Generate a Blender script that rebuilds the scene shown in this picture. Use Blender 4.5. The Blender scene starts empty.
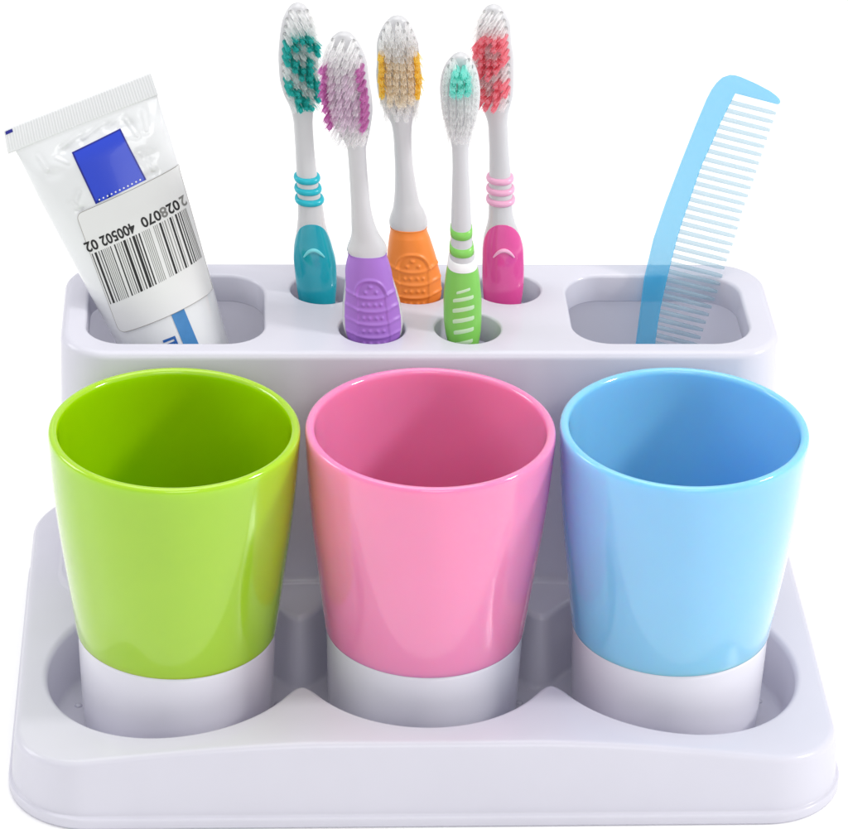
import bpy, bmesh, math, random
from mathutils import Vector, Matrix
from mathutils.geometry import delaunay_2d_cdt

S = 0.01                      # shapes below are written in centimetres
random.seed(7)
scene = bpy.context.scene
col = scene.collection
PI = math.pi
def rad(a): return math.radians(a)
def srgb(r, g, b):
    f = lambda c: (c/12.92 if c <= 0.04045 else ((c+0.055)/1.055)**2.4)
    return (f(r/255), f(g/255), f(b/255), 1.0)

# ------------------------------------------------------------------ materials
def new_mat(name):
    m = bpy.data.materials.new(name); m.use_nodes = True
    nt = m.node_tree
    return m, nt, nt.nodes['Principled BSDF'], nt.nodes['Material Output']

def add_bump(nt, bsdf, scale, strength, dist=0.0003, detail=3):
    tc = nt.nodes.new('ShaderNodeTexCoord')
    no = nt.nodes.new('ShaderNodeTexNoise'); no.inputs['Scale'].default_value = scale
    no.inputs['Detail'].default_value = detail
    nt.links.new(tc.outputs['Object'], no.inputs['Vector'])
    b = nt.nodes.new('ShaderNodeBump'); b.inputs['Strength'].default_value = strength
    b.inputs['Distance'].default_value = dist
    nt.links.new(no.outputs['Fac'], b.inputs['Height'])
    nt.links.new(b.outputs['Normal'], bsdf.inputs['Normal'])
    return no

def plastic(name, color, rough=0.25, coat=0.0, translucent=0.0, tcol=None, bump=(60, 0.04), sss=0.0, spec=0.5, mottling=0.03, coat_rough=0.035, srad=(1, 1, 1)):
    m, nt, p, out = new_mat(name)
    p.inputs['Base Color'].default_value = color
    p.inputs['Roughness'].default_value = rough
    p.inputs['Specular IOR Level'].default_value = spec
    p.inputs['Coat Weight'].default_value = coat
    p.inputs['Coat Roughness'].default_value = coat_rough
    p.inputs['Coat IOR'].default_value = 1.5
    if sss:
        p.inputs['Subsurface Weight'].default_value = sss
        p.inputs['Subsurface Radius'].default_value = srad
        p.inputs['Subsurface Scale'].default_value = 0.008
    no = add_bump(nt, p, bump[0], bump[1])
    # very faint unevenness of the moulded plastic
    mx = nt.nodes.new('ShaderNodeMixRGB'); mx.blend_type = 'MULTIPLY'
    mx.inputs['Color1'].default_value = color
    k = 1.0 - mottling*2
    mx.inputs['Color2'].default_value = (k, k, k, 1)
    nt.links.new(no.outputs['Fac'], mx.inputs['Fac'])
    nt.links.new(mx.outputs['Color'], p.inputs['Base Color'])
    if translucent:
        t = nt.nodes.new('ShaderNodeBsdfTranslucent'); t.inputs['Color'].default_value = tcol or color
        ms = nt.nodes.new('ShaderNodeMixShader'); ms.inputs['Fac'].default_value = translucent
        nt.links.new(p.outputs['BSDF'], ms.inputs[1]); nt.links.new(t.outputs['BSDF'], ms.inputs[2])
        nt.links.new(ms.outputs['Shader'], out.inputs['Surface'])
    return m

def clear_plastic(name, color, tint, clear, rough=0.3, spec=0.5):
    m, nt, p, out = new_mat(name)
    p.inputs['Base Color'].default_value = color
    p.inputs['Roughness'].default_value = rough
    p.inputs['Specular IOR Level'].default_value = spec
    add_bump(nt, p, 90, 0.05, 0.00005)
    tr = nt.nodes.new('ShaderNodeBsdfTransparent'); tr.inputs['Color'].default_value = tint
    tl = nt.nodes.new('ShaderNodeBsdfTranslucent'); tl.inputs['Color'].default_value = color
    m1 = nt.nodes.new('ShaderNodeMixShader'); m1.inputs['Fac'].default_value = 0.5
    nt.links.new(p.outputs['BSDF'], m1.inputs[1]); nt.links.new(tl.outputs['BSDF'], m1.inputs[2])
    m2 = nt.nodes.new('ShaderNodeMixShader'); m2.inputs['Fac'].default_value = clear
    nt.links.new(m1.outputs['Shader'], m2.inputs[1]); nt.links.new(tr.outputs['BSDF'], m2.inputs[2])
    nt.links.new(m2.outputs['Shader'], out.inputs['Surface'])
    return m

M = {}
M['holder'] = plastic('holder_plastic', srgb(228, 227, 238), 0.2, translucent=0.2, bump=(45, 0.03))
M['white_base'] = plastic('cup_base_plastic', srgb(229, 228, 238), 0.2, bump=(45, 0.02))
M['green_cup'] = plastic('green_plastic', srgb(160, 200, 3), 0.12, coat=0.8, sss=0.9, srad=(0.8, 1.0, 0.08), bump=(50, 0.02))
M['pink_cup'] = plastic('pink_plastic', srgb(233, 138, 183), 0.12, coat=0.8, sss=0.9, srad=(1.0, 0.22, 0.4), bump=(50, 0.02))
M['blue_cup'] = plastic('blue_plastic', srgb(134, 197, 232), 0.12, coat=0.8, sss=0.9, srad=(0.12, 0.6, 1.0), bump=(50, 0.02))
M['brush_white'] = plastic('brush_white_plastic', srgb(222, 222, 225), 0.2, translucent=0.15)
M['teal'] = plastic('teal_grip', srgb(0, 160, 180), 0.14, coat=0.6)
M['magenta'] = plastic('magenta_grip', srgb(226, 78, 158), 0.14, coat=0.6)
M['purple'] = plastic('purple_rubber', srgb(168, 116, 208), 0.42)
M['orange'] = plastic('orange_rubber', srgb(250, 142, 56), 0.42)
M['lime'] = plastic('lime_grip', srgb(132, 208, 92), 0.32)
M['lime_pale'] = plastic('pale_slot', srgb(205, 236, 195), 0.35)
M['ring_teal'] = plastic('ring_teal', srgb(24, 182, 200), 0.28)
M['ring_pink'] = plastic('ring_pink', srgb(238, 176, 208), 0.28)
M['mark_white'] = plastic('mark_white', srgb(240, 240, 240), 0.3)
M['highlight_teal'] = plastic('highlight_teal', srgb(120, 214, 222), 0.3)
M['highlight_pink'] = plastic('highlight_pink', srgb(246, 180, 214), 0.3)
M['bristle_clear'] = clear_plastic('clear_bristles', (0.96, 0.96, 0.96, 1), (1, 1, 1, 1), 0.78, spec=0.1)
M['bristle_beige'] = clear_plastic('beige_bristles', srgb(255, 251, 243), (1, 0.99, 0.97, 1), 0.68, spec=0.1)
M['bristle_lilac'] = clear_plastic('lilac_bristles', srgb(254, 248, 253), (1, 0.99, 1, 1), 0.76, spec=0.1)
for k, c in (('teal', (84, 226, 222)), ('purple', (236, 180, 226)), ('yellow', (255, 240, 150)), ('mint', (206, 252, 248)), ('coral', (255, 204, 214))):
    M['bristle_'+k] = clear_plastic(k+'_bristles', srgb(*c), srgb(*c), 0.4, spec=0.15)
M['socket'] = plastic('tuft_socket', srgb(120, 120, 124), 0.6)
M['tube'] = plastic('tube_white', srgb(231, 233, 235), 0.14, coat=0.7, bump=(55, 0.4), mottling=0.02)
M['sticker'] = plastic('sticker_paper', srgb(228, 229, 229), 0.38, bump=(30, 0.08), mottling=0.02)
M['sticker_edge'] = plastic('sticker_edge', srgb(150, 146, 140), 0.5)
M['print_black'] = plastic('print_black', srgb(22, 22, 24), 0.45)
M['print_gray'] = plastic('print_gray', srgb(128, 128, 126), 0.45)
M['print_blue'] = plastic('print_blue', srgb(32, 66, 206), 0.25, coat=0.2, bump=(20, 0.2))
M['print_navy'] = plastic('print_navy', srgb(28, 32, 140), 0.3)
M['stripe_blue'] = plastic('stripe_blue', srgb(66, 138, 200), 0.3, mottling=0.12, bump=(300, 0.03))
M['letter_blue'] = plastic('letter_blue', srgb(20, 92, 170), 0.35)
M['comb_spine'] = clear_plastic('comb_blue_plastic', (0.05, 0.56, 0.86, 1), (0.87, 0.95, 0.98, 1), 0.56, rough=0.28)
M['comb_tooth'] = clear_plastic('comb_tooth_plastic', (0.55, 0.70, 0.77, 1), (0.92, 0.96, 0.98, 1), 0.58, rough=0.2)
M['tabletop'] = plastic('white_paper', (0.97, 0.97, 0.97, 1), 0.8, spec=0.1, bump=(20, 0.02), mottling=0.004)

# ------------------------------------------------------------------ mesh helper
class MB:
    def __init__(self): self.v = []; self.f = []
    def vert(self, p): self.v.append((p[0], p[1], p[2])); return len(self.v)-1
    def ring(self, pts): return [self.vert(p) for p in pts]
    def bridge(self, a, b, closed=True):
        n = len(a)
        for i in range(n if closed else n-1):
            j = (i+1) % n
            self.f.append((a[i], a[j], b[j], b[i]))
    def fan(self, ring, p, flip=False):
        c = self.vert(p); n = len(ring)
        for i in range(n):
            j = (i+1) % n
            self.f.append((ring[j], ring[i], c) if flip else (ring[i], ring[j], c))
    def loft(self, rings, closed=True):
        ids = [self.ring(r) for r in rings]
        for a, b in zip(ids, ids[1:]): self.bridge(a, b, closed)
        return ids
    def build(self, name, mat, parent=None, sharp=42, fix=True):
        me = bpy.data.meshes.new(name)
        me.from_pydata([(x*S, y*S, z*S) for x, y, z in self.v], [], self.f)
        me.materials.append(mat)
        bm = bmesh.new(); bm.from_mesh(me)
        bmesh.ops.remove_doubles(bm, verts=bm.verts, dist=1e-7)
        bmesh.ops.dissolve_degenerate(bm, edges=bm.edges, dist=1e-7)
        if fix: bmesh.ops.recalc_face_normals(bm, faces=bm.faces)
        bm.to_mesh(me); bm.free()
        for p in me.polygons: p.use_smooth = True
        me.set_sharp_from_angle(angle=rad(sharp))
        o = bpy.data.objects.new(name, me); col.objects.link(o)
        if parent is not None: o.parent = parent
        return o

def thing(name, label, cat, loc=(0, 0, 0), rot=None, group=None):
    o = bpy.data.objects.new(name, None); col.objects.link(o)
    o.empty_display_size = 0.01
    mw = Matrix.Translation(Vector(loc)*S)
    if rot is not None: mw = mw @ rot.to_4x4()
    o.matrix_world = mw
    o['label'] = label; o['category'] = cat
    if group: o['group'] = group
    return o

def inside(p, poly):
    x, y = p; c = False; n = len(poly); j = n-1
    for i in range(n):
        xi, yi = poly[i]; xj, yj = poly[j]
        if (yi > y) != (yj > y) and x < (xj-xi)*(y-yi)/(yj-yi)+xi: c = not c
        j = i
    return c

def cdt_fill(mb, outer, holes, zf, grid, clear=0.55, mapf=None):
    """flat annular fill between contours, welded to contour positions by remove_doubles"""
    pts = []; edges = []
    for c in [outer]+holes:
        b = len(pts); pts += [Vector(p) for p in c]
        edges += [(b+i, b+(i+1) % len(c)) for i in range(len(c))]
    nb = len(pts)
    xs = [p[0] for p in outer]; ys = [p[1] for p in outer]
    cell = {}
    for p in pts[:nb]: cell.setdefault((int(p.x//grid), int(p.y//grid)), []).append(p)
    y = min(ys)+grid*0.5; row = 0
    while y < max(ys):
        x = min(xs)+grid*(0.5 if row % 2 else 0.25)
        while x < max(xs):
            cx, cy = int(x//grid), int(y//grid); ok = True
            for i in (-1, 0, 1):
                for j in (-1, 0, 1):
                    for q in cell.get((cx+i, cy+j), ()):
                        if (q.x-x)**2+(q.y-y)**2 < (clear*grid)**2: ok = False; break
            if ok and inside((x, y), outer) and not any(inside((x, y), h) for h in holes):
                pts.append(Vector((x, y)))
            x += grid
        y += grid*0.87; row += 1
    vo, eo, fo, *_ = delaunay_2d_cdt(pts, edges, [], 0, 1e-6)
    mf = mapf or (lambda x, y: (x, y, zf(x, y)))
    ids = [mb.vert(mf(p.x, p.y)) for p in vo]
    for f in fo:
        c = sum((vo[i] for i in f), Vector((0, 0)))/len(f)
        if inside(c, outer) and not any(inside(c, h) for h in holes):
            mb.f.append(tuple(ids[i] for i in f))

def rrect(x0, x1, y0, y1, r, off=0.0, n=14, step=0.6):
    x0 -= off; x1 += off; y0 -= off; y1 += off; r = max(r+off, 0.01)
    return x0, x1, y0, y1, r

def rr_pts(x0, x1, y0, y1, r, off=0.0, n=14, m=(30, 8)):
    """rounded rectangle with a fixed number of points whatever its offset"""
    X0, X1, Y0, Y1, R = x0-off, x1+off, y0-off, y1+off, max(r+off, 0.02)
    pts = []
    cs = ((X1-R, Y1-R, 0), (X0+R, Y1-R, 90), (X0+R, Y0+R, 180), (X1-R, Y0+R, 270))
    for k, (cx, cy, a0) in enumerate(cs):
        for i in range(n+1):
            a = rad(a0+90*i/n); pts.append((cx+R*math.cos(a), cy+R*math.sin(a)))
        nx = cs[(k+1) % 4]; a = rad(nx[2])
        p, q = pts[-1], (nx[0]+R*math.cos(a), nx[1]+R*math.sin(a))
        mm = m[0] if k % 2 == 0 else m[1]
        for i in range(1, mm):
            t = i/mm; pts.append((p[0]+(q[0]-p[0])*t, p[1]+(q[1]-p[1])*t))
    return pts

def offset_poly(pts, d):
    n = len(pts); out = []
    for i in range(n):
        a, b = pts[i-1], pts[(i+1) % n]
        tx, ty = b[0]-a[0], b[1]-a[1]; l = math.hypot(tx, ty)
        out.append((pts[i][0]+d*ty/l, pts[i][1]-d*tx/l))
    return out

def smooth01(t): t = min(1, max(0, t)); return t*t*(3-2*t)

def interp(tab):
    """monotone cubic through (x, y) pairs"""
    tab = sorted(tab); X = [t[0] for t in tab]; Y = [t[1] for t in tab]; n = len(X)
    d = [(Y[i+1]-Y[i])/(X[i+1]-X[i]) for i in range(n-1)]
    m = [d[0]]+[0 if d[i-1]*d[i] <= 0 else 2*d[i-1]*d[i]/(d[i-1]+d[i]) for i in range(1, n-1)]+[d[-1]]
    def f(x):
        if x <= X[0]: return Y[0]
        if x >= X[-1]: return Y[-1]
        i = 0
        while X[i+1] < x: i += 1
        h = X[i+1]-X[i]; t = (x-X[i])/h
        return ((2*t**3-3*t*t+1)*Y[i]+(t**3-2*t*t+t)*h*m[i]+(-2*t**3+3*t*t)*Y[i+1]+(t**3-t*t)*h*m[i+1])
    return f

def tube_along(mb, pts, r, n=8, closed=False, taper=False):
    P = [Vector(p) for p in pts]; rings = []
    for i, p in enumerate(P):
        a = P[i-1] if (i or closed) else p; b = P[(i+1) % len(P)] if (i < len(P)-1 or closed) else p
        t = (b-a).normalized()
        u = t.cross(Vector((0.13, 0.99, 0.05))).normalized(); w = t.cross(u)
        rr = r if not taper else r*max(0.15, math.sin(PI*(i+0.5)/len(P)))**0.6
        rings.append([p+rr*(math.cos(2*PI*k/n)*u+math.sin(2*PI*k/n)*w) for k in range(n)])
    if closed: rings.append(rings[0])
    ids = mb.loft(rings)
    if not closed:
        mb.fan(ids[0], P[0]); mb.fan(ids[-1], P[-1])

def ball(mb, c, r, n=8, m=5, sq=(1, 1, 1)):
    rings = []
    for j in range(1, m):
        a = PI*j/m-PI/2
        rings.append([(c[0]+sq[0]*r*math.cos(a)*math.cos(2*PI*i/n), c[1]+sq[1]*r*math.cos(a)*math.sin(2*PI*i/n), c[2]+sq[2]*r*math.sin(a)) for i in range(n)])
    ids = mb.loft(rings)
    mb.fan(ids[0], (c[0], c[1], c[2]-sq[2]*r)); mb.fan(ids[-1], (c[0], c[1], c[2]+sq[2]*r))

# ------------------------------------------------------------------ ground
g = MB()
N = 12
ids = [[g.vert((-400+800*i/N, -300+900*j/N, 0)) for i in range(N+1)] for j in range(N+1)]
for j in range(N):
    for i in range(N): g.f.append((ids[j][i], ids[j][i+1], ids[j+1][i+1], ids[j+1][i]))
table = g.build('tabletop', M['tabletop']); table['kind'] = 'structure'

# ------------------------------------------------------------------ holder: tray + rack
holder = thing('toothbrush_holder', 'pale lavender plastic holder, slotted rack at the back, tray with three cup pockets in front', 'toothbrush holder')
CX = 8.12                       # spacing of the three pockets

_drop = interp([(0, 0), (3.5, 0.0), (5.5, 0.08), (7.3, 0.22), (9.5, 0.46), (11.4, 0.68), (13.3, 0.85)])
def top_h(x, y): return 2.95+0.12*smooth01((y+2)/5)-_drop(abs(x))

def pocket_sdf(x, y, R, k):
    d = None
    for c in (-CX, 0, CX):
        e = math.hypot(x-c, y)-R
        if d is None: d = e
        else:
            h = max(k-abs(d-e), 0)/k
            d = min(d, e)-h*h*k*0.25
    return d

def pocket_contour(R, k, step):
    f = lambda x, y: pocket_sdf(x, y, R, k)
    x, y = 0.0, -R; pts = []
    for it in range(3000):
        for _ in range(4):
            e = 1e-4; gx = (f(x+e, y)-f(x-e, y))/(2*e); gy = (f(x, y+e)-f(x, y-e))/(2*e)
            v = f(x, y); l = gx*gx+gy*gy; x -= v*gx/l; y -= v*gy/l
        if it > 20 and math.hypot(x-pts[0][0], y-pts[0][1]) < step*0.8: break
        pts.append((x, y)); l = math.sqrt(l)
        x += -gy/l*step; y += gx/l*step
    return pts
pc = pocket_contour(4.25, 0.95, 0.16)

tray = MB()
W1, YF, YB = 13.32, -5.33, 11.35
TR = 2.35
# outer wall, from the top fillet down to the little foot bead
FR = 0.26
outer_prof = []
for i in range(8):
    a = PI/2*i/7; outer_prof.append((-FR+FR*math.sin(a), -FR+FR*math.cos(a), True))
rings = []
for o_, dz, _ in outer_prof:
    rings.append([(x, y, top_h(x, y)+dz) for x, y in rr_pts(-W1, W1, YF, YB, TR, o_, 16)])
def foot(o_): return rr_pts(-W1-0.5*o_, W1+0.5*o_, YF-o_, YB+o_, TR+0.75*o_, 0, 16)
for t in (0.33, 0.66, 1.0):
    rings.append([(x, y, (top_h(x, y)-FR)*(1-t)+0.5*t) for x, y in foot(0.24*t)])
for o_, z in ((0.25, 0.44), (0.28, 0.415), (0.37, 0.41), (0.41, 0.395), (0.435, 0.36), (0.44, 0.3), (0.44, 0.12), (0.40, 0.03), (0.34, 0.0), (0.1, 0.0)):
    rings.append([(x, y, z) for x, y in foot(o_)])
tray.loft(rings)
# pocket wall with rounded lip and rounded foot
FI, FZ = 0.24, 0.25
prings = []
for i in range(7):
    a = PI/2*i/6
    prings.append([(x, y, top_h(x, y)-FI+FI*math.cos(a)) for x, y in offset_poly(pc, FI-FI*math.sin(a))])
for t in (0.35, 0.7, 1.0):
    prings.append([(x, y, (top_h(x, y)-FI)*(1-t)+(FZ+0.2)*t) for x, y in offset_poly(pc, -0.16*t)])
for i in range(1, 5):
    a = PI/2*i/4
    prings.append([(x, y, FZ+0.2-0.2*math.sin(a)) for x, y in offset_poly(pc, -0.16-0.2*(1-math.cos(a)))])
tray.loft(prings)
cdt_fill(tray, [p[:2] for p in rings[0]], [[p[:2] for p in prings[0]]], top_h, 0.5)
cdt_fill(tray, [p[:2] for p in prings[-1]], [], lambda x, y: FZ, 0.9)
for cx in (-CX, 0, CX):            # small moulded studs on the pocket floor
    for a in (165, 15, 270):
        ball(tray, (cx+3.45*math.cos(rad(a)), 3.45*math.sin(rad(a)), FZ), 0.13, 12, 6, (1, 1, 0.6))
tray.build('tray', M['holder'], holder, 50)

rack = MB()
RX, RF, RB, RZ, RR = 11.97, 4.3, 11.0, 11.77, 1.65
FR = 0.26
rr = []
for i in range(7):
    a = PI/2*i/6
    rr.append([(x, y, RZ-FR+FR*math.cos(a)) for x, y in rr_pts(-RX, RX, RF, RB, RR, -FR+FR*math.sin(a), 14)])
for t in (0.25, 0.5, 0.75, 1.0):
    z1 = 3.45
    rr.append([(x, y, (RZ-FR)*(1-t)+t*(top_h(x, y)+0.32)) for x, y in rr_pts(-RX, RX, RF, RB, RR, 0.16*t, 14)])
for i in range(1, 6):              # fillet where the rack runs into the tray
    a = PI/2*i/5
    rr.append([(x, y, top_h(x, y)+0.32-0.325*math.sin(a)) for x, y in rr_pts(-RX, RX, RF, RB, RR, 0.16+0.2*(1-math.cos(a)), 14)])
rack.loft(rr)
def rack_hole(pts_f, fr=0.13, depth=1.02, th=0.16):
    R = []
    for i in range(5):
        a = PI/2*i/4; R.append([(x, y, RZ-fr+fr*math.cos(a)) for x, y in pts_f(fr-fr*math.sin(a))])
    R.append([(x, y, RZ-depth*0.5) for x, y in pts_f(-0.01)])
    R.append([(x, y, RZ-depth+0.05) for x, y in pts_f(-0.03)])
    R.append([(x, y, RZ-depth+0.012) for x, y in pts_f(-0.015)])
    R.append([(x, y, RZ-depth) for x, y in pts_f(0.02)])
    R.append([(x, y, RZ-depth) for x, y in pts_f(th)])
    R.append([(x, y, RZ-0.15) for x, y in pts_f(th)])
    rack.loft(R)
    return [p[:2] for p in R[0]]
def circ(cx, cy, r): return lambda off: [(cx+(r+off)*math.cos(2*PI*i/56), cy+(r+off)*math.sin(2*PI*i/56)) for i in range(56)]
HOLES = [(-3.22, 9.0), (-0.07, 9.0), (3.09, 9.0), (-1.65, 6.16), (1.54, 6.16)]
hc = []
hc.append(rack_hole(lambda o: rr_pts(-11.13, -5.23, 5.1, 10.0, 1.3, o, 10, (8, 6))))
hc.append(rack_hole(lambda o: rr_pts(5.05, 11.0, 5.1, 10.0, 1.3, o, 10, (8, 6))))
for h in HOLES: hc.append(rack_hole(circ(h[0], h[1], 1.1), fr=0.1))
cdt_fill(rack, [p[:2] for p in rr[0]], hc, lambda x, y: RZ, 0.6)
# the floor inside the rack that the brushes, comb and tube stand on
FLZ = 3.35
cdt_fill(rack, rr_pts(-RX, RX, RF, RB, RR, 0.06, 8, (20, 6)), [], lambda x, y: FLZ, 1.0)
rack.build('rack', M['holder'], holder, 50, fix=False)

# ------------------------------------------------------------------ cups
def lathe(mb, prof, n=144):
    rings = []
    for r, z in prof:
        rings.append([(r*math.cos(2*PI*i/n), r*math.sin(2*PI*i/n), z) for i in range(n)])
    ids = mb.loft(rings)
    return ids
cup_r = interp([(4.06, 3.275), (5.4, 3.44), (6.7, 3.60), (8.2, 3.775), (9.65, 3.905), (11.0, 3.985), (11.5, 4.0)])
def make_cup(x, mat, label):
    zb = 0.27
    t = thing('cup', label, 'cup', (x, 0, zb), None, 'coloured cups standing in the tray pockets')
    b = MB()
    prof = [(0.3, 1.28), (2.5, 1.28), (2.85, 1.34), (3.03, 1.5), (3.09, 1.9), (3.13, 4.0), (3.16, 4.06), (3.20, 4.05), (3.245, 4.055), (3.27, 4.075), (3.285, 4.12)]
    prof += [(cup_r(z), z) for z in [4.2+i*(11.28-4.2)/30 for i in range(31)]]
    # rolled rim
    prof += [(3.985+0.0, 11.36), (3.965, 11.43), (3.92, 11.475), (3.86, 11.49), (3.79, 11.485), (3.735, 11.455), (3.70, 11.40), (3.685, 11.3)]
    prof += [(2.88+(3.685-2.88)*(i/24)**0.9, 1.9+(11.3-1.9)*i/24) for i in range(23, -1, -1)]
    prof += [(2.85, 1.75), (2.8, 1.62), (2.7, 1.55), (2.5, 1.52), (1.5, 1.51), (0.3, 1.51)]
    ids = lathe(b, [(r, z-zb) for r, z in prof]); b.fan(ids[-1], (0, 0, 1.51-zb)); b.fan(ids[0], (0, 0, 1.28-zb))
    b.build('cup_body', mat, t, 60)
    w = MB()
    prof = [(3.0, 4.09), (3.19, 4.085), (3.225, 4.06), (3.22, 3.9), (3.19, 2.8), (3.15, 1.6), (3.115, 0.7), (3.09, 0.45), (3.02, 0.32), (2.9, 0.275), (2.6, 0.27), (0.4, 0.27)]
    ids = lathe(w, [(r, z-zb) for r, z in prof]); w.fan(ids[-1], (0, 0, 0))
    w.build('cup_base', M['white_base'], t, 60)
    return t
make_cup(-CX, M['green_cup'], 'glossy lime green plastic cup with a white base, left pocket of the tray')
make_cup(0, M['pink_cup'], 'glossy pink plastic cup with a white base, middle pocket of the tray')
make_cup(CX, M['blue_cup'], 'glossy sky blue plastic cup with a white base, right pocket of the tray')

# ------------------------------------------------------------------ toothbrushes
BASE = 8.35                     # the brush stands this far below the rack top
ROWS = {
 'teal': [(-0.571,-0.189,0.605),(0.305,-0.23,0.688),(1.031,-0.288,0.711),(1.573,-0.35,0.642),(2.112,-0.39,0.521),(2.435,-0.416,0.463),(2.829,-0.436,0.429),(3.221,-0.481,0.403),(3.613,-0.534,0.369),(4.003,-0.57,0.352),(4.428,-0.606,0.335),(5.132,-0.661,0.317),(5.834,-0.708,0.318),(6.288,-0.736,0.366),(6.601,-0.771,0.448),(6.983,-0.82,0.567),(7.571,-0.866,0.655),(8.157,-0.891,0.665),(8.775,-0.908,0.617),(9.39,-0.912,0.485),(9.799,-0.914,0.304),(9.969,-0.915,0.156),(10.054,-0.908,0.033)],
 'purple': [(-0.575,0.09,0.851),(-0.089,0.033,0.966),(0.269,0.019,1.007),(0.805,-0.022,0.972),(1.339,-0.071,0.879),(1.871,-0.137,0.769),(2.331,-0.176,0.669),(2.62,-0.191,0.600),(2.75,-0.208,0.665),(2.92,-0.21,0.63),(3.105,-0.229,0.544),(3.35,-0.282,0.444),(3.804,-0.373,0.365),(4.327,-0.434,0.32),(5.021,-0.493,0.303),(5.711,-0.551,0.295),(6.226,-0.59,0.301),(6.466,-0.618,0.358),(6.739,-0.68,0.48),(7.182,-0.77,0.64),(7.658,-0.85,0.76),(8.098,-0.91,0.79),(8.605,-0.963,0.753),(9.21,-1.015,0.652),(9.678,-1.044,0.498),(10.012,-1.056,0.297),(10.179,-1.05,0.096),(10.229,-1.051,0.032)],
 'orange': [(-0.569,-0.087,0.888),(-0.057,-0.071,0.963),(0.49,-0.09,0.936),(0.963,-0.133,0.85),(1.397,-0.184,0.755),(1.83,-0.235,0.661),(2.2,-0.277,0.58),(2.38,-0.288,0.66),(2.58,-0.292,0.625),(2.8,-0.296,0.549),(3.086,-0.352,0.447),(3.55,-0.394,0.379),(4.083,-0.441,0.331),(4.614,-0.489,0.302),(5.319,-0.536,0.301),(5.845,-0.571,0.342),(6.195,-0.618,0.467),(6.544,-0.65,0.608),(7.066,-0.681,0.728),(7.586,-0.703,0.757),(8.104,-0.732,0.709),(8.62,-0.761,0.595),(9.066,-0.786,0.429),(9.408,-0.784,0.255),(9.579,-0.778,0.099),(9.63,-0.771,0.041)],
 'lime': [(-0.557,-0.133,0.494),(-0.089,-0.157,0.565),(0.449,-0.182,0.602),(0.985,-0.197,0.603),(1.52,-0.211,0.565),(2.052,-0.228,0.501),(2.335,-0.24,0.439),(2.758,-0.267,0.389),(3.18,-0.289,0.35),(3.636,-0.308,0.336),(4.334,-0.332,0.313),(5.029,-0.358,0.287),(5.721,-0.383,0.265),(6.237,-0.404,0.27),(6.58,-0.421,0.31),(6.922,-0.438,0.399),(7.332,-0.44,0.537),(7.774,-0.443,0.625),(8.283,-0.46,0.652),(8.688,-0.474,0.615),(9.025,-0.478,0.529),(9.294,-0.481,0.38),(9.479,-0.478,0.178),(9.563,-0.472,0.04)],
 'pink': [(-0.567,-0.179,0.625),(-0.054,-0.181,0.679),(0.493,-0.194,0.708),(1.402,-0.223,0.698),(1.835,-0.251,0.637),(2.196,-0.279,0.534),(2.448,-0.302,0.458),(2.843,-0.338,0.403),(3.272,-0.35,0.402),(3.629,-0.368,0.392),(4.021,-0.393,0.371),(4.447,-0.419,0.35),(5.154,-0.469,0.327),(5.857,-0.523,0.327),(6.312,-0.587,0.41),(6.627,-0.621,0.518),(7.079,-0.668,0.634),(7.704,-0.719,0.682),(8.291,-0.731,0.666),(8.808,-0.743,0.588),(9.322,-0.758,0.455),(9.732,-0.77,0.272),(9.937,-0.776,0.124),(10.039,-0.771,0.033)],
}

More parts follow.
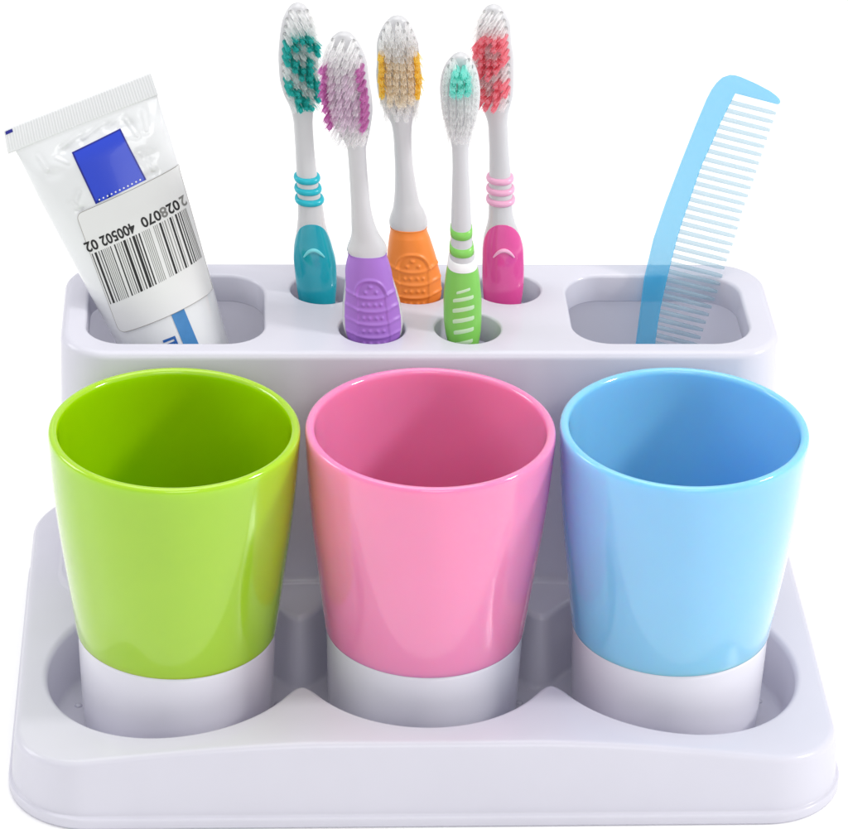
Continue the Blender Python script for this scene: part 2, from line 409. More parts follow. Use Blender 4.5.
class Brush:
    def __init__(self, key, hole, yaw, depth, label, lean=6.0, exp=2.25):
        rows = ROWS[key]; z0, c0, w0 = rows[0]
        zt = rows[-1][0]; wm = max(w for z, c, w in rows if z > zt-3)
        rows = [(z, c, w if z < zt-1.2 else max(w, 0.98*wm*math.sqrt(max(0, 1-(1-(zt-z)/1.6)**2)))) for z, c, w in rows]
        tail = [(-BASE, c0+0.22, w0*0.50), (-BASE+0.12, c0+0.22, w0*0.62), (-BASE+0.5, c0+0.21, w0*0.70), (-4.6, c0+0.16, w0*0.82), (-2.0, c0+0.07, w0*0.94)]
        rows = tail+rows
        self.cx = interp([(z, c) for z, c, w in rows]); self.w = interp([(z, w) for z, c, w in rows])
        dd = dict(depth)
        self.d0 = interp(depth)
        self.yaw0 = yaw; self.zt = rows[-1][0]; self.exp = exp; self.z0 = -BASE
        self.yaw = interp([(-BASE, 0), (2.0, 0), (6.0, yaw), (11, yaw)])
        R = Matrix.Rotation(rad(-lean), 3, 'X')
        base = Vector((hole[0], hole[1], 11.77))+R @ Vector((0, 0, -BASE))
        self.root = thing('toothbrush', label, 'toothbrush', base, R, 'toothbrushes standing in the round holes')
    def d(self, z):
        return min(self.d0(z), self.w(z)*0.97)
    def P(self, th, z, off=0.0):
        w = self.w(z)+off; d = self.d(z)+off; e = 2/self.exp
        c, s = math.cos(th), math.sin(th)
        x = w*math.copysign(abs(c)**e, c); y = d*math.copysign(abs(s)**e, s)
        a = rad(self.yaw(z))
        return (self.cx(z)+x*math.cos(a)-y*math.sin(a), x*math.sin(a)+y*math.cos(a), z+BASE)
    def front(self, x, z, off=0.0):
        """point on the front face at signed fraction x of the half width"""
        e = 2/self.exp
        c = math.copysign(min(1, abs(x))**(1/e), x); th = 2*PI-math.acos(max(-1, min(1, c)))
        return self.P(th, z, off)
    def body(self, mat, name='handle'):
        mb = MB(); n = 36; zs = []
        z = self.z0
        while z < self.zt-0.12: zs.append(z); z += 0.11
        zs += [self.zt-0.12, self.zt-0.08, self.zt-0.05, self.zt-0.025, self.zt-0.008, self.zt]
        ids = mb.loft([[self.P(2*PI*i/n, z) for i in range(n)] for z in zs])
        mb.fan(ids[0], (self.cx(self.z0), 0, 0)); mb.fan(ids[-1], (self.cx(self.zt), 0, self.zt+BASE))
        return mb.build(name, mat, self.root, 60)
    def pad(self, name, mat, z0, z1, amax, top=0.5, off=0.03, disp=None, nz=90, na=44, bottom=0.0):
        """raised skin over the front of the handle with an arched top edge"""
        mb = MB(); rings = []
        zs = [z0+(z1-z0)*(1-(1-j/nz)**1.6) for j in range(nz+1)]
        am = amax if callable(amax) else (lambda z: amax)
        for z in zs:
            k = 1.0
            if z > z1-top: k = math.sqrt(max(0.0, 1-((z-(z1-top))/top)**2))
            if bottom and z < z0+bottom: k = math.sqrt(max(0.0, 1-((z0+bottom-z)/bottom)**2))
            A = am(z)*k; r = []
            for i in range(na+1):
                u = -1+2*i/na; th = 1.5*PI+rad(A)*u
                edge = min(1.0, (1-abs(u))*8)
                o = off*math.sqrt(max(0, 1-(1-edge)**2))-0.02*(1 if edge == 0 else 0)
                if disp: o += disp(th, z)*edge
                r.append(self.P(th, z, o))
            rings.append(r)
        mb.loft(rings, closed=False)
        return mb.build(name, mat, self.root, 70)
    def band(self, name, mat, zc, h, out, sag=0.06, n=40):
        mb = MB(); m = 10; rings = []
        for j in range(m):
            a = 2*PI*j/m
            rings.append([self.P(2*PI*i/n, zc+h*math.sin(a)+sag*math.sin(2*PI*i/n), out*math.cos(a)) for i in range(n)])
        rings.append(rings[0]); mb.loft(rings)
        return mb.build(name, mat, self.root, 70)
    def bristles(self, ztop, zbot, pattern, mats, length=1.0, spread=0.76, r_t=0.108, nf=18, jitter=0.025, tipfade=None):
        """tufts of filaments; pattern is a list of strings, one letter a tuft"""
        n = len(pattern); bins = {}
        sock = MB()
        for ri, row in enumerate(pattern):
            z = ztop+(zbot-ztop)*ri/(n-1); m = len(row)
            for ci, ch in enumerate(row):
                if ch == ' ': continue
                u = 0.0 if m == 1 else (-1+2*ci/(m-1))*spread
                p = Vector(self.front(u, z, 0.0))
                q = Vector(self.front(u, z, 0.012))
                a = rad(self.yaw(z))
                dirv = Vector((math.sin(a), -math.cos(a), 0))
                side = Vector((math.cos(a), math.sin(a), 0)); up = Vector((0, 0, 1))
                # socket
                ring = [sock.vert(q+0.07*(math.cos(2*PI*k/8)*side+math.sin(2*PI*k/8)*up)) for k in range(8)]
                sock.f.append(tuple(ring))
                mb = bins.setdefault(ch, MB())
                tl = length*(1+random.uniform(-0.04, 0.04))
                tilt = side*random.gauss(0, jitter)+up*random.gauss(0, jitter)
                ax = dirv+tilt
                # core of the tuft: a fluted bundle with a ragged end
                m_ = 12; prev = None
                for t in (0.0, 0.4, 0.8, 0.96):
                    rad_ = r_t*(0.62+0.18*t)
                    rg = [mb.vert(p+ax*tl*(t if t < 0.9 else t+random.uniform(-0.04, 0.03))+rad_*(1.0 if i % 2 else 0.80)*(math.cos(2*PI*i/m_)*side+math.sin(2*PI*i/m_)*up)) for i in range(m_)]
                    if prev: mb.bridge(prev, rg)
                    prev = rg
                mb.fan(prev, p+ax*tl*1.0)
                for k in range(nf):
                    rr = r_t*(0.55+0.6*((k*0.618) % 1)); an = 2.4*k
                    o = rr*(math.cos(an)*side+math.sin(an)*up)
                    b0 = p+o*0.7
                    tip = p+o*1.15+(ax+side*random.gauss(0, jitter*0.7)+up*random.gauss(0, jitter*0.7))*tl*(1+random.uniform(-0.02, 0.05))
                    fr = 0.013
                    A = [mb.vert(b0+fr*(math.cos(2*PI*i/4)*side+math.sin(2*PI*i/4)*up)) for i in range(4)]
                    B = [mb.vert(tip+fr*0.8*(math.cos(2*PI*i/4)*side+math.sin(2*PI*i/4)*up)) for i in range(4)]
                    mb.bridge(A, B); mb.f.append(tuple(B))
        names = {'w': 'clear_bristles'}
        for ch, mb in bins.items():
            o = mb.build(names.get(ch, 'coloured_bristles'), mats[ch], self.root, 30, fix=False)
        sock.build('tuft_sockets', M['socket'], self.root, 30, fix=False)

slim_depth = [(-BASE, 0.3), (-4, 0.42), (-1, 0.5), (1.0, 0.52), (2.4, 0.42), (3.2, 0.36), (5.0, 0.27), (6.2, 0.25), (6.8, 0.23), (10.2, 0.22)]
fat_depth = [(-BASE, 0.35), (-4, 0.5), (-1, 0.66), (0.3, 0.72), (1.8, 0.62), (2.7, 0.52), (3.3, 0.40), (5.0, 0.28), (6.2, 0.25), (6.8, 0.24), (10.3, 0.22)]

teal_pat = ['www', 'wwww', 'wwwww', 'wcccw', 'ccwcc', 'cwwwc', 'ccwcw', 'wcccw', 'wwccw', 'cwwcc', 'ccwwc', 'wccwc', 'wcccw']
pink_pat = ['www', 'wwww', 'wwwww', 'wcccc', 'ccwcc', 'ccwwc', 'wcccc', 'wcccw', 'cccww', 'cwwcc', 'ccwcc', 'wcccw', 'cccw']
for key, hole, yaw, pad_m, ring_m, highlight_m, br_m, pat, label in (
    ('teal', HOLES[0], 9, 'teal', 'ring_teal', 'highlight_teal', 'bristle_teal', teal_pat, 'toothbrush with teal grip pad, three teal neck rings and teal bristles, beside the tube'),
    ('pink', HOLES[2], -14, 'magenta', 'ring_pink', 'highlight_pink', 'bristle_coral', pink_pat, 'toothbrush with magenta grip pad, pale pink neck rings and coral red bristles')):
    b = Brush(key, hole, yaw, slim_depth, label)
    b.body(M['brush_white'])
    b.pad('grip_pad', M[pad_m], -5.2, 2.46, 78, top=0.75, off=0.035)
    for z in (4.0, 3.62, 3.24): b.band('grip_ring', M[ring_m], z, 0.115, 0.10)
    mk = MB()
    tube_along(mk, [b.front(x, 1.32+0.26*(1-(x/0.48)**2), 0.045) for x in [-0.48+0.96*i/14 for i in range(15)]], 0.075, taper=True)
    mk.build('highlight_arch', M[highlight_m], b.root)  # pale raised arch, a highlight on the pad put in as colour
    b.bristles(9.80, 6.75, pat, {'w': M['bristle_clear'], 'c': M[br_m]}, length=0.95)

def grip_relief(b):
    """panels, ribs and dots moulded into the rubber of the two thick handles"""
    def f(th, z):
        u = math.cos(th); x = u*b.w(z); o = 0.0
        zz = z-0.10*(1-u*u)          # ribs sag a little in the middle
        if -3.2 < zz < 1.6:
            for rz in (0.98, 0.52, 0.06, -0.40, -0.86, -1.32, -1.78):
                o += 0.045*math.exp(-((z+0.09*(1-(u/0.6)**2 if abs(u) < 0.6 else 0)-rz-0.22*max(0, abs(u)-0.45))/0.055)**2)
            hw = 0.46
            if abs(x) < hw and -2.2 < z < 0.98:
                o -= 0.03*min(1, (hw-abs(x))/0.06)
                k = round((z-0.70)/0.46); zc = 0.70+0.46*k
                for dx in (-0.27, -0.09, 0.09, 0.27):
                    o += 0.055*math.exp(-((x-dx)**2+(z-zc+0.03)**2)/0.045**2)
            dz = z-0.98
            if 0 <= dz < 0.6:
                rr = math.hypot(x/0.46, dz/0.50)
                if rr < 1: o -= 0.03*min(1, (1-rr)/0.12)
                o += 0.04*math.exp(-((rr-1.08)/0.10)**2)
                for dx, dy in ((0, 0.30), (-0.16, 0.12), (0.16, 0.12)):
                    o += 0.055*math.exp(-((x-dx)**2+(dz-dy)**2)/0.05**2)
        return o
    return f
for key, hole, yaw, mat, side, extra, br_s, top, label in (
    ('purple', HOLES[3], -9, 'purple', 'bristle_purple', 'bristle_lilac', 'l', 2.66, 'toothbrush with thick purple rubber grip and purple bristle rows, in a front hole'),
    ('orange', HOLES[1], 0, 'orange', 'bristle_yellow', 'bristle_beige', 'l', 2.26, 'toothbrush with thick orange rubber grip and yellow bristle rows, in the middle back hole')):
    b = Brush(key, hole, yaw, fat_depth, label)
    b.body(M['brush_white'])
    shift = 0.40 if key == 'purple' else -0.05
    rel0 = grip_relief(b)
    rel = (lambda th, z, r=rel0, s=shift: r(th, z-s))
    amax = interp([(-6, 62), (0.0, 65), (0.9, 67), (1.5, 70), (1.9, 82), (2.15, 115), (2.4, 150)] if key == 'purple' else [(-6, 70), (0.0, 74), (0.9, 82), (1.5, 110), (1.9, 150)])
    b.pad('rubber_grip', M[mat], -5.4, top, amax, top=0.03, off=0.035, disp=rel, nz=210, na=110)
    if key == 'purple':
        pat = ['www', 'wwwww', 'wwwwww', 'cwwwwc', 'cwwlwc', 'clwllc', 'clllwc', 'cwlllc', 'clllwc', 'cllllc', 'cwllwc', 'wwwww', 'wwww']
        b.bristles(9.98, 6.75, pat, {'w': M['bristle_clear'], 'c': M[side], 'l': M[extra]}, length=1.0, spread=0.8)
    else:
        pat = ['www', 'wwwww', 'wwwwww', 'wwwwww', 'cwwwwc', 'cllllc', 'cllllc', 'cllllc', 'cllllc', 'cllllc', 'wllllw', 'wwwww', 'wwww']
        b.bristles(9.40, 6.4, pat, {'w': M['bristle_clear'], 'c': M[side], 'l': M[extra]}, length=0.95, spread=0.82)

b = Brush('lime', HOLES[4], -3, slim_depth, 'slim toothbrush with lime green striped grip and mint green bristle tip')
b.body(M['brush_white'])
b.pad('grip_pad', M['lime'], -5.3, 2.28, interp([(-6, 150), (1.6, 150), (2.28, 170)]), top=0.04, off=0.03, na=64)
def sag_band(zc, h):
    mb = MB(); n = 40; rings = []
    for j, (dz, o) in enumerate(((-h, -0.01), (-h*0.9, 0.022), (0, 0.03), (h*0.9, 0.022), (h, -0.01))):
        rings.append([b.P(2*PI*i/n, zc+dz+0.13*math.sin(2*PI*i/n), o) for i in range(n)])
    mb.loft(rings); mb.build('grip_band', M['lime'], b.root, 70)
sag_band(3.47, 0.15); sag_band(2.88, 0.15)
wb = MB(); n = 40
wb.loft([[b.P(2*PI*i/n, 2.42+dz+0.16*math.sin(2*PI*i/n), o) for i in range(n)] for dz, o in ((-0.17, 0.0), (-0.15, 0.045), (0.12, 0.04), (0.15, 0.0))])
wb.build('collar', M['mark_white'], b.root, 70)
sl = MB()
for zc, hw, hh in ((1.50, 0.40, 0.055), (1.22, 0.58, 0.075), (0.86, 0.60, 0.085), (0.48, 0.60, 0.085), (0.08, 0.58, 0.085), (-0.34, 0.55, 0.085), (-0.76, 0.5, 0.085)):
    rows = []
    for k in range(5):
        v = -1+2*k/4
        rows.append([b.front(hw*(-1+2*i/12)*(1 if abs(v) < 0.9 else 0.94), zc+hh*v+0.07*(-1+2*i/12), 0.036 if 0 < k < 4 and 0 < i < 12 else 0.028) for i in range(13)])
    sl.loft(rows, closed=False)
sl.build('grip_slots', M['lime_pale'], b.root, 70)
pat = ['ww', 'cccw', 'ccccw', 'wcccw', 'wcccw', 'wwwww', 'wwwww', 'wwwww', 'wwwww', 'wwwww', 'wwwww', 'wwww']
pat[1] = 'wccw'; pat[2] = 'wcccw'
b.bristles(9.35, 6.85, pat, {'w': M['bristle_clear'], 'c': M['bristle_mint']}, length=0.9, spread=0.78)

# ------------------------------------------------------------------ toothpaste tube
TL = 16.1
lean = rad(14); ang = rad(21.8)
Xw = Vector((1, 0, 0)); Zw = Vector((0, math.sin(lean), math.cos(lean)))
up = -math.sin(ang)*Xw+math.cos(ang)*Zw; cr = math.cos(ang)*Xw+math.sin(ang)*Zw
bk = up.cross(cr)
Rt = Matrix((cr, bk, up)).transposed()
crimp_mid = Vector((-8.25, 8.15, 11.77))+(-3.156)*Xw+6.763*Zw
tube = thing('toothpaste_tube', 'white squeeze tube with crimped end, blue square and barcode sticker, leaning in the left slot', 'tube', crimp_mid-TL*up, Rt)
def ell_b(a, per=10.42):
    lo, hi = 0.0, a
    for _ in range(40):
        bb = (lo+hi)/2; h = ((a-bb)/(a+bb))**2
        if PI*(a+bb)*(1+3*h/(10+math.sqrt(4-3*h))) > per: hi = bb
        else: lo = bb
    return (lo+hi)/2
ta = interp([(0.0, 2.60), (0.72, 2.55), (1.1, 2.50), (2.4, 2.415), (4.0, 2.27), (5.7, 2.10), (8.0, 1.86), (9.5, 1.72), (10.5, 1.665), (16, 1.66)])
def tb(v): 
    if v < 0.72: return 0.055
    return max(0.055, ell_b(ta(v))*smooth01((v-0.60)/1.3)**0.8)
def tcx(v): return -0.014*v
def tube_front(x, v, off=0.0):
    a, bb = ta(v)+off, tb(v)+off
    u = max(-0.9995, min(0.9995, (x-tcx(v))/a))
    ex = 2.0 if v > 2.5 else 2.0+0.0*v
    return (tcx(v)+a*u, -bb*math.sqrt(1-u*u), TL-v)
mb = MB(); n = 220; rings = []
vs = [0.66+0.02*i for i in range(3)]+[0.72+i*(3.6-0.72)/90 for i in range(90)]+[3.6+i*(14.3-3.6)/60 for i in range(61)]
dents = [(-0.9, 1.35, 0.28, 0.10), (1.2, 1.3, 0.3, 0.09), (0.15, 1.18, 0.3, 0.08), (-0.35, 1.28, 0.2, 0.07), (0.65, 1.12, 0.18, 0.07), (-1.6, 1.9, 0.22, 0.05), (1.55, 2.5, 0.25, 0.05), (-1.15, 3.35, 0.18, 0.06), (1.45, 3.1, 0.15, 0.05)]
creases = [(-1.05, 1.25, -0.35, 1.02, 0.05, 0.09), (-0.30, 1.22, 0.55, 1.00, 0.045, 0.10), (0.60, 1.18, 1.25, 0.92, 0.045, 0.09), (-1.35, 1.45, -1.0, 1.75, 0.05, 0.07), (1.25, 1.10, 1.45, 1.75, 0.05, 0.08),
           (-1.0, 2.75, -1.25, 3.05, 0.045, 0.07), (1.35, 2.3, 1.55, 3.0, 0.05, 0.06), (-1.9, 1.2, -1.75, 1.75, 0.06, 0.06), (1.9, 1.1, 1.8, 1.7, 0.06, 0.06), (-1.35, 3.0, -1.2, 3.35, 0.05, 0.06)]
def tdent(x, v):
    d = sum(d*math.exp(-((x-cx)**2*0.6+(v-cv)**2*1.6)/s**2) for cx, cv, s, d in dents)
    for x0, v0, x1, v1, w_, h_ in creases:
        t = max(0, min(1, ((x-x0)*(x1-x0)+(v-v0)*(v1-v0))/((x1-x0)**2+(v1-v0)**2)))
        q = math.hypot(x-x0-t*(x1-x0), v-v0-t*(v1-v0))
        d += h_*0.55*(math.exp(-(q/(w_*2.4))**2)-1.1*math.exp(-(q/w_)**2))
    return d
for v in vs:
    r = []
    for i in range(n):
        th = 2*PI*i/n
        x = ta(v)*math.cos(th); y = tb(v)*math.sin(th)
        if y < 0: y += tdent(x, v)*min(1, tb(v)/0.35)*1.5
        r.append((tcx(v)+x, y, TL-v))
    rings.append(r)
ids = mb.loft(rings)
for r_, v in ((1.60, 14.42), (1.45, 14.55), (0.9, 14.72), (0.75, 14.8)):
    rg = mb.ring([(tcx(14)+r_*math.cos(2*PI*i/n), r_*math.sin(2*PI*i/n), TL-v) for i in range(n)]); mb.bridge(ids[-1], rg); ids.append(rg)
mb.fan(ids[-1], (tcx(14), 0, TL-14.8))
mb.build('tube_body', M['tube'], tube, 60)
cp = MB(); rg = []
for r_, v in ((0.78, 14.76), (0.98, 14.8), (1.02, 14.88), (0.95, 15.8), (0.88, 15.9)):
    rg.append([(tcx(14)+(r_-(0.03 if i % 2 and r_ < 1.0 else 0))*math.cos(2*PI*i/60), (r_-(0.03 if i % 2 and r_ < 1.0 else 0))*math.sin(2*PI*i/60), TL-v) for i in range(60)])
ids = cp.loft(rg); cp.fan(ids[-1], (tcx(14), 0, TL-15.9)); cp.build('tube_cap', M['brush_white'], tube, 40)
# crimped end: a flat band pressed into fine ridges
cm = MB(); nn = 190; F = []; Bk = []
def crimp_x(s, v): return (-2.63-0.17*min(1, v/0.72)+s*(2.63+0.17*min(1, v/0.72)+2.60-0.06*v))
for v in [0.0, 0.02, 0.06, 0.12, 0.2, 0.3, 0.4, 0.5, 0.6, 0.68, 0.76, 0.80]:
    f, k = [], []
    for i in range(nn+1):
        s = i/nn; ridge = 0.010*math.sin(2*PI*s*54)*(1 if 0.05 < v < 0.70 else 0)
        t = 0.06 if 0.01 < v < 0.77 else 0.03
        f.append((crimp_x(s, v), -t-ridge, TL-v)); k.append((crimp_x(s, v), t-ridge, TL-v))
    F.append(f); Bk.append(k)
fi = cm.loft(F, closed=False); bi = cm.loft(Bk, closed=False)
cm.bridge(fi[0], bi[0], False); cm.bridge(fi[-1], bi[-1], False)
cm.bridge([r[0] for r in fi], [r[0] for r in bi], False); cm.bridge([r[-1] for r in fi], [r[-1] for r in bi], False)
cm.build('crimp', M['tube'], tube, 70)

def decal(mb, poly, off, grid=0.3):
    cdt_fill(mb, poly, [], None, grid, 0.5, mapf=lambda x, v: tube_front(x, v, off-tdent(x, v)*0.0))
def densify(poly, step=0.12):
    out = []
    for i in range(len(poly)):
        a, b_ = poly[i], poly[(i+1) % len(poly)]; l = math.hypot(b_[0]-a[0], b_[1]-a[1]); m = max(1, int(l/step))
        out += [(a[0]+(b_[0]-a[0])*k/m, a[1]+(b_[1]-a[1])*k/m) for k in range(m)]
    return out
# blue printed square
bl = MB(); decal(bl, densify([(-0.79, 1.46), (1.0, 1.32), (1.18, 3.17), (-0.68, 3.30)]), 0.02)
blue = bl.build('blue_square', M['print_blue'], tube, 60)
ed = MB()
for q in ([(-0.79, 1.46), (-0.735, 1.455), (-0.63, 3.30), (-0.68, 3.30)], [(-0.79, 1.46), (1.0, 1.32), (1.0, 1.36), (-0.79, 1.50)], [(1.0, 1.32), (1.18, 3.17), (1.13, 3.17), (0.955, 1.32)]):
    decal(ed, densify(q, 0.2), 0.026, 0.4)
ed.build('square_border', M['print_navy'], blue, 60)
tc = MB()
for i in range(11):
    x = -0.55+i*0.15; v = 3.20-0.073*(x+0.6)
    decal(tc, [(x+0.01, v-0.005), (x+0.06, v-0.02), (x+0.07, v+0.03), (x+0.02, v+0.04)], 0.03, 0.5)
tc.build('white_dashes', M['mark_white'], blue, 60)
cn = MB(); decal(cn, [(-2.60, 0.06), (-2.36, 0.05), (-2.36, 0.16), (-2.62, 0.17)], 0.045, 0.5)
cn.v = [(x, -0.088, z) for x, y, z in cn.v]
cn.build('corner_print', M['print_navy'], tube, 60)
# barcode sticker that wraps round the right side of the tube
def stick_poly():
    P = []
    top = lambda x: 3.40-0.055*(x+1.4); bot = lambda x: 7.64-0.03*(x+1.5)
    rc = 0.22
    for i in range(7):
        a = PI+PI/2*i/6; P.append((-1.44+rc+rc*math.cos(a), top(-1.3)+rc+rc*math.sin(a)))
    for i in range(1, 30):
        x = -1.2+i/29*3.52; P.append((x, top(x)))
    for i in range(1, 30):
        v = 3.2+i/29*4.3; P.append((tcx(v)+0.996*ta(v), v))
    for i in range(1, 26):
        x = 1.70-i/25*3.05; P.append((x, bot(x)))
    for i in range(7):
        a = PI/2+PI/2*i/6; P.append((-1.60+rc+rc*math.cos(a), bot(-1.4)-rc+rc*math.sin(a)))
    for i in range(1, 24):
        t = i/24; P.append((-1.60+0.16*t, bot(-1.4)-rc+(top(-1.3)-bot(-1.4)+2*rc)*t))
    return P
sp = stick_poly()
st = MB(); decal(st, densify(sp, 0.1), 0.036, 0.11)
sticker = st.build('sticker', M['sticker'], tube, 60)
se = MB()
tube_along(se, [tube_front(x, v, 0.03) for x, v in sp], 0.011, 5, closed=True)
se.build('sticker_edge', M['sticker_edge'], sticker, 70)
# bars (position, width, grey) along the code, measured as fractions of its length
bars = [(0.000, .009, 0), (0.030, .022, 0), (0.072, .008, 0), (0.098, .010, 0), (0.122, .006, 1), (0.140, .006, 1), (0.158, .006, 1), (0.176, .006, 1),
        (0.196, .009, 0), (0.238, .013, 0), (0.268, .007, 1), (0.288, .006, 1), (0.310, .010, 0), (0.334, .026, 0), (0.374, .006, 1), (0.400, .012, 0), (0.430, .027, 0), (0.466, .012, 0), (0.496, .014, 0),
        (0.534, .006, 1), (0.552, .006, 1), (0.570, .006, 1), (0.588, .006, 1), (0.606, .006, 1), (0.652, .006, 1), (0.670, .006, 1), (0.688, .007, 1), (0.714, .020, 0), (0.746, .006, 1), (0.768, .010, 1), (0.800, .006, 1), (0.822, .018, 0), (0.850, .006, 1), (0.880, .017, 0), (0.910, .009, 0), (0.930, .010, 0), (0.950, .006, 1), (0.964, .006, 1), (0.978, .006, 1), (0.990, .006, 1)]
bb = {0: MB(), 1: MB()}
def code_pt(f, h):
    a = (-1.45+3.47*f, 4.80-0.21*f); c = (-1.51+3.40*f, 6.60-0.26*f)
    f2 = f
    return (a[0]+(c[0]-a[0])*h, a[1]+(c[1]-a[1])*h)
for f, w, gcol in bars:
    x0 = code_pt(f, 0); x1 = code_pt(f+w, 0); y1 = code_pt(f+w, 1); y0 = code_pt(f, 1)
    if gcol: h0 = -0.06 if 0.53 < f < 0.57 else 0.0
    q = [x0, x1]+[(x1[0]+(y1[0]-x1[0])*k/8, x1[1]+(y1[1]-x1[1])*k/8) for k in range(1, 9)]+[y0]+[(y0[0]+(x0[0]-y0[0])*k/8, y0[1]+(x0[1]-y0[1])*k/8) for k in range(1, 8)]
    decal(bb[gcol], q, 0.042, 0.6)
bb[0].build('barcode', M['print_black'], sticker, 60)
bb[1].build('barcode_fine', M['print_gray'], sticker, 60)
# the digits, printed upside down with the sticker
def text_mesh(body, size):
    cu = bpy.data.curves.new('digits', 'FONT'); cu.body = body; cu.size = size; cu.resolution_u = 3; cu.offset = 0.012
    o = bpy.data.objects.new('digits', cu); col.objects.link(o)
    dg = bpy.context.evaluated_depsgraph_get()
    me = bpy.data.meshes.new_from_object(o.evaluated_get(dg))
    bpy.data.objects.remove(o); bpy.data.curves.remove(cu)
    vv = [tuple(v.co) for v in me.vertices]; ff = [tuple(p.vertices) for p in me.polygons]
    bpy.data.meshes.remove(me)
    return vv, ff
dm = {0: MB(), 1: MB()}
for body, f0, f1, gcol in (('02', -0.035, 0.100, 0), ('400502', 0.125, 0.495, 0), ('070', 0.560, 0.765, 0), ('8', 0.765, 0.835, 1), ('02', 0.835, 0.960, 0), ('2', 0.975, 1.03, 1)):
    # reading order runs right to left on the tube because the sticker is upside down
    vv, ff = text_mesh(body, 0.5)
    xs = [p[0] for p in vv]; ys = [p[1] for p in vv]; x0, x1 = min(xs), max(xs); y0, y1 = min(ys), max(ys)
    base = len(dm[gcol].v)
    for x, y, _ in vv:
        s = (x-x0)/(x1-x0); h = (y-y0)/(y1-y0)
        p = code_pt(f1-(f1-f0)*s*0.97-0.002, 0); v = p[1]-0.07-0.36*(1-h)
        dm[gcol].v.append(tube_front(p[0]-0.02*(1-h), v, 0.044))
    for f in ff: dm[gcol].f.append(tuple(base+i for i in f))
dm[0].build('digits', M['print_black'], sticker, 60)
dm[1].build('digits', M['print_gray'], sticker, 60)
# print below the sticker
sb = MB(); decal(sb, densify([(0.28, 7.60), (0.74, 7.585), (0.76, 10.2), (0.29, 10.2)], 0.25), 0.018, 0.35); sb.build('blue_stripe', M['stripe_blue'], tube, 60)
ll = MB()
for y0 in (8.28, 8.44, 8.60): decal(ll, densify([(-0.31, y0), (0.13, y0), (0.13, y0+0.09), (-0.31, y0+0.09)], 0.2), 0.018, 0.4)
decal(ll, densify([(0.06, 8.28), (0.135, 8.28), (0.135, 9.6), (0.06, 9.6)], 0.2), 0.02, 0.4)
ll.build('blue_lettering', M['letter_blue'], tube, 60)

# ------------------------------------------------------------------ comb
lean = rad(20)
Rc = Matrix.Rotation(-lean, 3, 'X')
CB = 8.7
comb = thing('comb', 'translucent blue plastic comb standing tilted in the right slot', 'comb', Vector((7.6, 9.85, 11.8))+Rc @ Vector((0, 0, -CB)), Rc)
outer_l = [(0.32, -8.46), (0.12, -8.30), (0.0, -7.9), (-0.12, -6.8), (-0.18, -5.6), (-0.18, -4.6), (-0.13, -3.6), (0.007, -2.31), (0.257, -0.044), (0.55, 1.30), (0.934, 2.50), (1.462, 3.972), (1.932, 5.215), (2.291, 6.103), (2.45, 6.42), (2.623, 6.66), (2.824, 6.84), (3.08, 6.923), (3.25, 6.91), (3.442, 6.857), (3.956, 6.638), (4.45, 6.384), (4.66, 6.23), (4.77, 6.12), (4.803, 6.045), (4.79, 5.98), (4.74, 5.94), (4.66, 5.94)]
inner_l = [(3.247, 6.30), (3.099, 6.00), (2.743, 5.252), (2.508, 4.67), (2.15, 3.847), (1.697, 2.45), (1.502, 1.851), (1.344, 1.282), (1.19, 0.65), (1.051, 0.019), (0.93, -0.536), (0.83, -1.057), (0.735, -1.683), (0.665, -2.31), (0.58, -3.4), (0.54, -4.6), (0.54, -6.0), (0.62, -7.62)]
tail_l = [(1.65, -7.88), (1.72, -7.96), (1.66, -8.08), (1.2, -8.28), (0.7, -8.42), (0.5, -8.46)]
poly = outer_l+inner_l+tail_l
def comb_th(x, z): return 0.15
sp_ = MB(); rings = []
pl = densify(poly, 0.12)
sgn = 1.0
area = sum(pl[i-1][0]*pl[i][1]-pl[i][0]*pl[i-1][1] for i in range(len(pl)))
if area < 0: pl = pl[::-1]
for o_, y in ((-0.06, -0.15), (-0.025, -0.135), (0, -0.09), (0, 0.09), (-0.025, 0.135), (-0.06, 0.15)):
    rings.append([(x, y, z+CB) for x, z in offset_poly(pl, o_)])
sp_.loft(rings)
for yy, R_ in ((-0.15, rings[0]), (0.15, rings[-1])):
    cdt_fill(sp_, [(p[0], p[2]) for p in R_], [], None, 0.3, 0.5, mapf=lambda x, z, y=yy: (x, y, z))
sp_.build('spine', M['comb_spine'], comb, 60)
inn = interp([(z, x) for x, z in inner_l]); tip = interp([(5.703, 4.694), (5.429, 4.612), (5.121, 4.502), (2.855, 3.798), (2.3, 3.60), (1.7, 3.45), (1.164, 3.297), (0.575, 3.096), (-0.292, 2.862), (-1.16, 2.569), (-2.031, 2.272), (-3.2, 1.98), (-5.6, 1.66), (-7.9, 1.62)])
z = 6.0
while z > -7.5:
    x0 = inn(z)+0.004; dx = 0.4
    for _ in range(12):
        x1 = tip(z-0.245*(dx)); dx = x1-x0
    L = dx; tm = MB(); rr_ = []
    for k in range(9):
        t = k/8; hz = (0.085-0.010*t)*(1 if k < 8 else 0.7); hy = (0.11-0.03*t)*(1 if k < 8 else 0.7)
        cx, cz = x0+L*t, z-0.245*L*t+CB
        rr_.append([(cx+0.245*hz*math.sin(a), hy*math.cos(a), cz+hz*math.sin(a)) for a in [2*PI*i/10 for i in range(10)]])
    ids = tm.loft(rr_); tm.f.append(tuple(ids[0])); tm.f.append(tuple(ids[-1]))
    tm.build('tooth', M['comb_tooth'], comb, 60)
    z -= 0.277

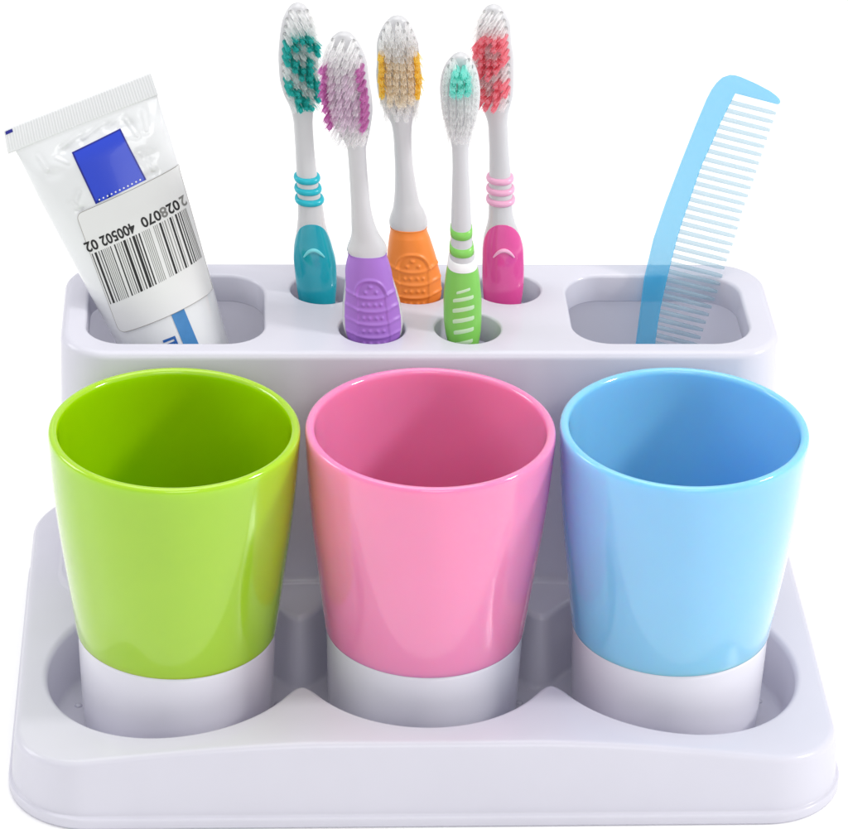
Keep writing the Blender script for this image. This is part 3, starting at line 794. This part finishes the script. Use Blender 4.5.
# ------------------------------------------------------------------ light
w = bpy.data.worlds.new('World'); scene.world = w; w.use_nodes = True
bg = w.node_tree.nodes['Background']; bg.inputs['Color'].default_value = (1, 1, 1, 1); bg.inputs['Strength'].default_value = 0.66
def area(name, loc, target, size, power, color=(1, 1, 1), size_y=None):
    l = bpy.data.lights.new(name, 'AREA'); l.energy = power; l.size = size; l.color = color
    if size_y: l.shape = 'RECTANGLE'; l.size_y = size_y
    o = bpy.data.objects.new(name, l); col.objects.link(o)
    o.location = loc
    o.rotation_euler = (Vector(target)-Vector(loc)).to_track_quat('-Z', 'Y').to_euler()
    return o
area('key_softbox', (1.15, -0.22, 0.85), (0, 0.02, 0.07), 0.22, 9.5, (1.0, 0.985, 0.96))
area('overhead_fill', (-0.1, 0.25, 1.6), (0, 0.05, 0), 1.3, 10.5)  # added light, brightens floor and tops more than upright faces
area('front_fill', (0.1, -1.35, 0.95), (0, 0.02, 0.05), 0.7, 3.2)  # added fill near the camera, lifts the recesses between the cups
area('left_fill', (-1.25, 0.35, 0.75), (-0.2, 0.1, 0.0), 0.6, 4.5)  # added fill from the left, thins the shadow on the tabletop

# ------------------------------------------------------------------ camera
cam = bpy.data.cameras.new('Camera'); co = bpy.data.objects.new('Camera', cam); col.objects.link(co)
r_ = Vector((0.99845927, -0.04898581, 0.02606668)); u_ = Vector((0.00134188, 0.49093697, 0.87119406)); f_ = Vector((0.05547325, 0.86981681, -0.4902463))
mw = Matrix((r_, u_, -f_)).transposed().to_4x4()
mw.translation = Vector((-6.13429129, -92.67115341, 64.14621994))*S
co.matrix_world = mw
cam.sensor_fit = 'HORIZONTAL'; cam.sensor_width = 36; cam.lens = 3360.791/848*36
cam.clip_start = 0.01; cam.clip_end = 100
scene.camera = co

scene.view_settings.view_transform = 'Standard'
scene.view_settings.look = 'None'
scene.view_settings.exposure = 0; scene.view_settings.gamma = 1
scene.render.engine = 'CYCLES'
scene.cycles.max_bounces = 12; scene.cycles.transparent_max_bounces = 32
scene.cycles.diffuse_bounces = 6
scene.cycles.use_denoising = True
scene.render.resolution_x = 1024; scene.render.resolution_y = 1001
